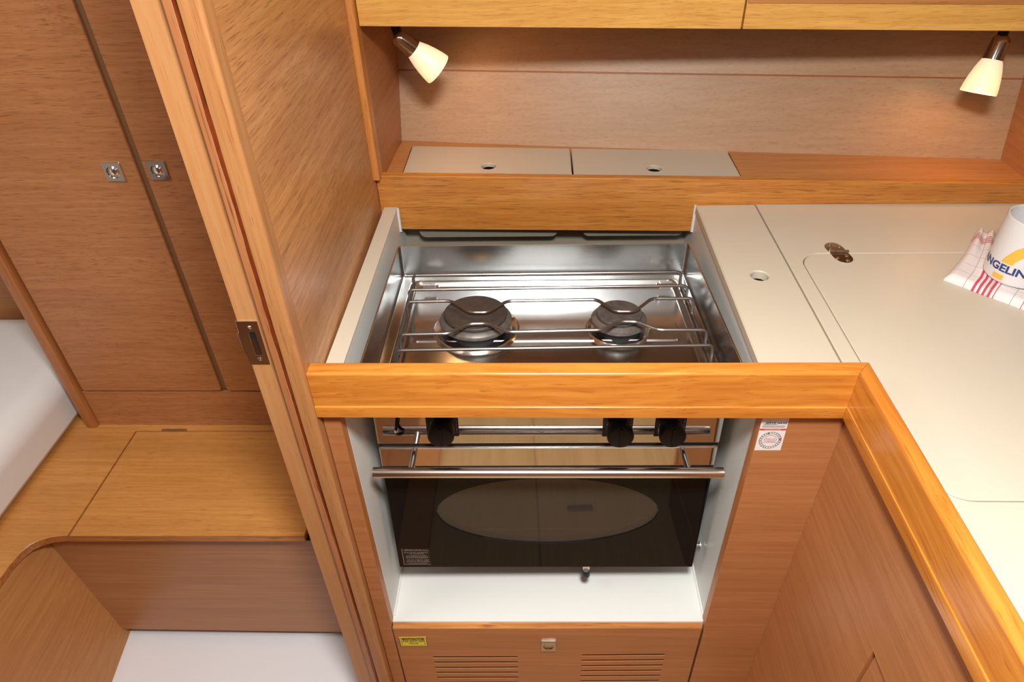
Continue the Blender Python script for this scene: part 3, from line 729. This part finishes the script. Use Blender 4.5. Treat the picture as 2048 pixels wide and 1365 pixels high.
# door
band = brushed('door_band_steel', (.74, .71, .68, 1), .05, 'X', .008)
door = link('oven_door', B(-W2, W2, 0, .020, .2383, .2772, bevel=.0012), band, stove)
bm = bmesh.new(); prism(bm, rrect(-W2+.0005, W2-.0005, 0.0, .2378, .002, 3), .018, 0.0, mp=XZ, holes=[circ(.0012, .137, .1732, 72, .0745)], bevel=.0008)
link('black_glass', bm, BLACKG, door)
bm = bmesh.new(); prism(bm, circ(.0012, .137, .1750, 72, .0763), .010, .0018, mp=XZ); link('oval_window', bm, GLASS, door)
link('top_lip', T([(-W2+.001, .0008, .2758), (W2-.001, .0008, .2758)], .0019, 8), STEELB, door)
hz = .2705
hb = link('handle', T([(-.2478, -.045, hz+.001), (.2448, -.045, hz-.0015)], .0076, 24), STEELB, door)
for x in (-.1950, .1965):
    link('handle_post', T([(x, .001, hz-.001), (x, -.045, hz)], .0046, 16), STEELB, door)
# dealer's sticker on the glass
SK = lambda a, b, d=.0006: (-.2385+.0455*a, -d, .0075+.0415*b)
bm = bmesh.new(); c = [SK(0, 0), SK(1, 0), SK(1, 1), SK(0, 1)]
hexa(bm, [(p[0], 0, p[2]) for p in c] + [(p[0], -.0003, p[2]) for p in c])
sk = tag(link('dealer_sticker', bm, plain('brown_black_film', srgb(26, 20, 19), .3), stove), 'dark dealer sticker with silver print')
bm = bmesh.new(); g = lambda x, y: SK(x, y, .0005)
add_text(bm, 'SERVIS NAVIS d.o.o.', .12, lambda x, y: g(.53+x, .90+y*1.1), width=.9, bold=.004, shear=.25)
for i, (y, a, b_) in enumerate(((.76, .08, .97), (.68, .25, .80), (.56, .16, .88), (.49, .12, .94), (.42, .14, .92))): dashes(bm, a, b_, y, .030, g, 20+i, .4)
dashes(bm, .15, .95, .29, .040, g, 31, .5); dashes(bm, .12, .96, .19, .032, g, 32, .3)
add_text(bm, 'www.servis-navis.hr', .08, lambda x, y: g(.53+x, .09+y*1.1), width=.72, bold=.01)
quad(bm, lambda x, y, d: g(x, y), .0, .015, 0, 1); quad(bm, lambda x, y, d: g(x, y), 0, 1, 0, .018)
link('lettering', bm, SILV, sk, smooth=False)
# travel latch under the door and pivot bolt on the right
bm = bmesh.new(); box(bm, .0635, .0750, .002, .006, -.0200, .002, bevel=.0006); lt = link('door_latch', bm, STEELB, stove)
bm = bmesh.new(); lathe(bm, [(.0060, .0), (.0072, .002), (.0076, .010), (.0070, .015), (.0045, .0185), (.0001, .0195)], 20, Tr((.0692, .004, -.0115)) @ Matrix.Rotation(PI, 4, 'X')); link('rubber_tip', bm, RUBBER, lt)
bolt = bmesh.new(); tube(bolt, [(.240, .03, .020), (.2655, .03, .020)], .0028, 12); tube(bolt, [(.262, .03, .020), (.2632, .03, .020)], .0068, 6); link('pivot_bolt', bolt, STEELB, stove)

# ================================================================== CABIN ON THE LEFT
zb = .40
# wardrobe
YW = 1.058
wd = thing('wardrobe', 'tall brown veneered wardrobe with two doors standing behind the bench in the cabin', 'wardrobe', (-.64, 1.07, zb))
link('plinth', B(-.968, -.31, YW+.001, YW+.02, zb+.0004, .4980, bevel=.0008), DOOR, wd)
dl = link('door', P(rrect(-.9645, -.6645, .5018, 1.93, .006, 4), YW+.018, YW, mp=XZ, bevel=.0014), DOOR, wd)
dr = link('door', P(rrect(-.6530, -.31, .5018, 1.93, .006, 4), YW+.018, YW, mp=XZ, bevel=.0014), DOOR, wd)
link('gap_tape', B(-.6645, -.6558, YW+.0055, YW+.0175, .5035, 1.93), GAPW, wd)
link('carcass', B(-.968, -.345, YW+.0182, 1.29, zb+.004, 1.93), DOOR, wd)
push_latch(dl, -.7045, .9946, YW, .0318, .0335, CHROME, True)
push_latch(dr, -.6288, .9960, YW, .0318, .0335, STEELM, True)
# rounded post on the wardrobe's left edge
arcp = [(-.9995+.013+.013*math.cos(t), 1.062+.013*math.sin(t)) for t in [PI+PI/2*i/8 for i in range(9)]]
pst = [(-.9995, 1.30)] + arcp + [(-.979, 1.048), (-.9715, 1.0495), (-.9695, 1.0535), (-.9690, 1.0595), (-.9690, 1.30)]
bm = bmesh.new(); prism(bm, pst, zb, 1.93); link('edge_post', bm, DOOR if False else wood('wood_edge_post', srgb(178, 116, 66), srgb(160, 96, 50), srgb(120, 70, 36), 'Z', pores=.4), wd)
# bench with lifting lid
bn = thing('cabin_bench', 'brown veneered locker bench with a hinged lid below the wardrobe', 'bench', (-.75, .92, 0))
curve = [(-.8830, .7675), (-.8975, .7662), (-.9129, .7635), (-.9290, .7565), (-.9413, .7467), (-.9490, .730), (-.9535, .704), (-.9545, .64), (-.9550, .30)]
topo = [(-.31, 1.0750), (-.985, 1.0750), (-.985, 1.2985), (-1.90, 1.2985), (-1.90, .30)] + curve[::-1] + [(-.8822, .7695), (-.8800, 1.0425), (-.31, 1.0455)]
bm = bmesh.new(); prism(bm, topo, zb-.015, zb, bevel=.0012); link('bench_top', bm, BENCH, bn)
bm = bmesh.new(); prism(bm, [(-.4330, .7712), (-.4330, .80), (-.31, .80), (-.31, 1.0428), (-.8765, 1.0395), (-.8785, .7672)], zb-.015, zb, bevel=.0012)
bl = link('bench_lid', bm, BENCH, bn)
bm = bmesh.new(); tube(bm, [(-.8185, 1.0422, zb+.0006), (-.7675, 1.0422, zb+.0006)], .0030, 10)
for x in (-.8185, -.7675): lathe(bm, [(.0022, -.0), (.0036, .002), (.0022, .004)], 8, Tr((x, 1.0422, zb+.0006)) @ Matrix.Rotation(PI/2, 4, 'Y') @ Tr((0, 0, -.002)))
link('lid_hinge', bm, SATIN, bl)
# edge lipping under the worn front edge
bm = bmesh.new(); rows = []
edge = [(-.4335, .7705), (-.66, .7690), (-.8790, .7668)] + curve
for x, y in edge: rows.append([bm.verts.new(q) for q in ((x+.0002, y-.0010, zb-.0006), (x, y-.0016, zb-.0150), (x-.002, y+.012, zb-.0150))])
for a, b in zip(rows, rows[1:]):
    for k in range(2): bm.faces.new((a[k], a[k+1], b[k+1], b[k]))
link('lid_gap_shade', B(-.8850, -.31, .7720, 1.0465, zb-.0160, zb-.0151), BLACKM, bn)  # black sheet, puts the shade of the lid seam in as colour
link('edge_lipping', bm, EDGE, bn)
link('front_panel', H([(-.930, .7885, .030), (-.36, .7885, .030), (-.36, .80, .030), (-.9235, .80, .030), (-.953, .7885, .385), (-.36, .7885, .385), (-.36, .80, .385), (-.948, .80, .385)]), BENCHF, bn)
# raking side panel of the neighbouring berth base
link('side_panel', H([(-1.30, .30, 0), (-.890, .50, 0), (-.9255, .7990, 0), (-1.30, .7990, 0), (-1.30, .30, .385), (-.957, .30, .385), (-.957, .7990, .385), (-1.30, .7990, .385)]), BENCHS, bn)
# mattress
bm = bmesh.new()
x0, x1, y0, y1 = -1.86, -1.021, .32, 1.296
secs = [(.010, zb+.002, .05), (.000, zb+.022, .06), (.0, zb+.075, .06), (.006, zb+.100, .06), (.022, zb+.120, .06), (.050, zb+.131, .07), (.110, zb+.136, .09), (.2, zb+.137, .1)]
rows = [[bm.verts.new((x, y, z)) for x, y in rrect(x0+i, x1-i, y0+i, y1-i*.4, r, 5)] for i, z, r in secs]
for a, b in zip(rows, rows[1:]):
    n = len(a)
    for k in range(n): bm.faces.new((a[k], a[(k+1) % n], b[(k+1) % n], b[k]))
bm.faces.new(rows[0][::-1]); bm.faces.new(rows[-1])
tag(link('mattress', bm, SHEET, angle=80), 'white sheeted berth mattress left of the wardrobe', 'mattress')

# ================================================================== MUG AND TOWEL
mc = Vector((.683, .853)); mr_, mz0, mz1 = .041, .9115, 1.0035
mug = thing('mug', 'white ceramic mug printed in navy and gold, standing on the checked towel', 'mug', (mc.x, mc.y, mz0))
Mm = Tr((mc.x, mc.y, 0))
bm = bmesh.new(); lathe(bm, [(.030, mz0+.001), (.036, mz0), (.0395, mz0+.002), (mr_, mz0+.006), (mr_, mz1-.002), (mr_-.0012, mz1), (mr_-.0026, mz1), (mr_-.0038, mz1-.002), (mr_-.0040, mz0+.012), (mr_-.008, mz0+.006), (.0001, mz0+.006)], 64, Mm)
link('mug_body', bm, MUGW, mug)
h = [(mc.x+.039, mc.y+.004, mz1-.018), (mc.x+.062, mc.y+.004, mz1-.018), (mc.x+.070, mc.y+.004, mz1-.045), (mc.x+.060, mc.y+.004, mz0+.022), (mc.x+.039, mc.y+.004, mz0+.020)]
link('mug_handle', T(fillet(h, .018, 6), .0052, 12), MUGW, mug)
def onmug(phi, z, e=.0002): return (mc.x+(mr_+e)*math.cos(math.radians(phi)), mc.y+(mr_+e)*math.sin(math.radians(phi)), z)
bm = bmesh.new()
add_text(bm, 'ANGELINA', .0152, lambda x, y: onmug(-152.5+math.degrees(x/mr_), .9352+y, .0003), width=.0860, bold=.035)
bmesh.ops.subdivide_edges(bm, edges=[e for e in bm.edges if e.calc_length() > .004], cuts=1)
link('mug_lettering', bm, NAVY, mug, smooth=False)
bm = bmesh.new()
outer = [(-161, .9437), (-157, .951), (-151, .9590), (-144, .9670), (-135, .9735), (-122, .9790), (-108, .9808), (-94, .9790), (-81, .9735), (-72, .9670), (-65, .9590), (-59, .951), (-55, .9437)]
inner = [(-139, .9437), (-137.5, .9475), (-134, .9525), (-130.5, .9560), (-127, .9585), (-118, .9635), (-108, .9648), (-98, .9635), (-89, .9585), (-85.5, .9560), (-82, .9525), (-78.5, .9475), (-77, .9437)]
for (a, b), (c, d) in zip(zip(outer, outer[1:]), zip(inner, inner[1:])):
    for i in range(3):
        for k in range(8):
            q = []
            for t, e in ((i/3, k/8), ((i+1)/3, k/8), ((i+1)/3, (k+1)/8), (i/3, (k+1)/8)):
                o_ = (a[0]+(b[0]-a[0])*t, a[1]+(b[1]-a[1])*t); n_ = (c[0]+(d[0]-c[0])*t, c[1]+(d[1]-c[1])*t)
                q.append(bm.verts.new(onmug(o_[0]+(n_[0]-o_[0])*e, o_[1]+(n_[1]-o_[1])*e)))
            bm.faces.new(q)
for i in range(6):
    a0, a1 = -165.5+21*i/6, -165.5+21*(i+1)/6
    bm.faces.new([bm.verts.new(onmug(*q)) for q in ((a0, .9178), (a1, .9178), (a1, .9256), (a0, .9256))])
link('mug_emblem', bm, GOLD, mug, smooth=False)

# towel: folded, with pleats at its far end
m, nt, p = base_mat('checked_towel')
p.inputs['Roughness'].default_value = .9
uvn = nt.nodes.new('ShaderNodeUVMap'); sp = nt.nodes.new('ShaderNodeSeparateXYZ'); nt.links.new(uvn.outputs['UV'], sp.inputs[0])
def mth(op, a, b=None):
    n = nt.nodes.new('ShaderNodeMath'); n.operation = op
    for i, v in enumerate((a, b)):
        if v is None: continue
        if isinstance(v, (int, float)): n.inputs[i].default_value = v
        else: nt.links.new(v, n.inputs[i])
    return n.outputs[0]
def line(coord, period, width, off=0.0):
    f = mth('FRACT', mth('DIVIDE', mth('ADD', coord, off), period)); return mth('LESS_THAN', f, width/period)
def band(coord, lo, hi): return mth('MULTIPLY', mth('GREATER_THAN', coord, lo), mth('LESS_THAN', coord, hi))
U, V = sp.outputs['X'], sp.outputs['Y']
grid = mth('MAXIMUM', line(U, .030, .0009, .004), line(V, .027, .0009, .002))
redf = mth('MULTIPLY', mth('MULTIPLY', band(U, .037, .0655), line(U, .0068, .0034, -.037)), mth('LESS_THAN', V, .0550))
redl = mth('MULTIPLY', mth('MAXIMUM', band(U, .0995, .1005), band(U, .1345, .1355)), mth('LESS_THAN', V, .03))
redb = mth('MULTIPLY', band(V, .128, .149), line(V, .0058, .0024, -.128))
red = mth('MAXIMUM', mth('MAXIMUM', redf, redb), redl)
x1n = nt.nodes.new('ShaderNodeMix'); x1n.data_type = 'RGBA'; x1n.inputs[6].default_value = srgb(236, 226, 224); x1n.inputs[7].default_value = srgb(176, 168, 178)
nt.links.new(grid, x1n.inputs[0])
x2n = nt.nodes.new('ShaderNodeMix'); x2n.data_type = 'RGBA'; x2n.inputs[7].default_value = srgb(206, 72, 92)
nt.links.new(red, x2n.inputs[0]); nt.links.new(x1n.outputs[2], x2n.inputs[6]); nt.links.new(x2n.outputs[2], p.inputs['Base Color'])
wv = nt.nodes.new('ShaderNodeTexNoise'); wv.inputs['Scale'].default_value = 900; bp = nt.nodes.new('ShaderNodeBump'); bp.inputs['Strength'].default_value = .3; bp.inputs['Distance'].default_value = .0005
nt.links.new(wv.outputs['Fac'], bp.inputs['Height']); nt.links.new(bp.outputs['Normal'], p.inputs['Normal'])
TOWEL = m
o0 = Vector((.589, .857)); eu = Vector((.073, -.0757)).normalized(); ev = Vector((.105, .129)).normalized()
NU, NV, LU, LV = 80, 44, .20, .168
def tz(u, v):
    s = min(1, max(0, (v-.045)/.09))
    ple = max(0, .5-.5*math.cos(2*PI*u/.0235))**.8*.0065*s*(1 if u < .105 else .4)
    edge = min(u, v, LU-u)/.006
    return .0105*min(1, max(.15, edge))**.5 + ple + .0008*math.sin(u*90+v*60)
bm = bmesh.new(); uvl = bm.loops.layers.uv.new('UVMap')
def tp(i, j):
    u, v = LU*i/NU, LV*j/NV
    narrow = 1-.36*min(1, max(0, (v-.03)/.13))          # pleats draw the far end together
    q = o0 + eu*(u*narrow + .004*math.sin(v*18)) + ev*(v*(1+.0*u) + .004*math.sin(u*260)*min(1, v/.15)*(v > .12))
    return q, u, v
gt, gb = [], []
for i in range(NU+1):
    ra, rb = [], []
    for j in range(NV+1):
        q, u, v = tp(i, j)
        ra.append((bm.verts.new((q.x, q.y, Zc+.0005+tz(u, v))), u, v)); rb.append((bm.verts.new((q.x, q.y, Zc+.0004)), u, v))
    gt.append(ra); gb.append(rb)
def tface(vs):
    f = bm.faces.new([a[0] for a in vs])
    for l, a in zip(f.loops, vs): l[uvl].uv = (a[1], a[2])
for i in range(NU):
    for j in range(NV):
        tface((gt[i][j], gt[i+1][j], gt[i+1][j+1], gt[i][j+1])); tface((gb[i][j], gb[i][j+1], gb[i+1][j+1], gb[i+1][j]))
for i in range(NU):
    tface((gb[i][0], gb[i+1][0], gt[i+1][0], gt[i][0])); tface((gt[i][NV], gt[i+1][NV], gb[i+1][NV], gb[i][NV]))
for j in range(NV):
    tface((gt[0][j], gt[0][j+1], gb[0][j+1], gb[0][j])); tface((gb[NU][j], gb[NU][j+1], gt[NU][j+1], gt[NU][j]))
tag(link('tea_towel', bm, TOWEL, angle=80), 'folded white tea towel with red stripes under the mug', 'towel')
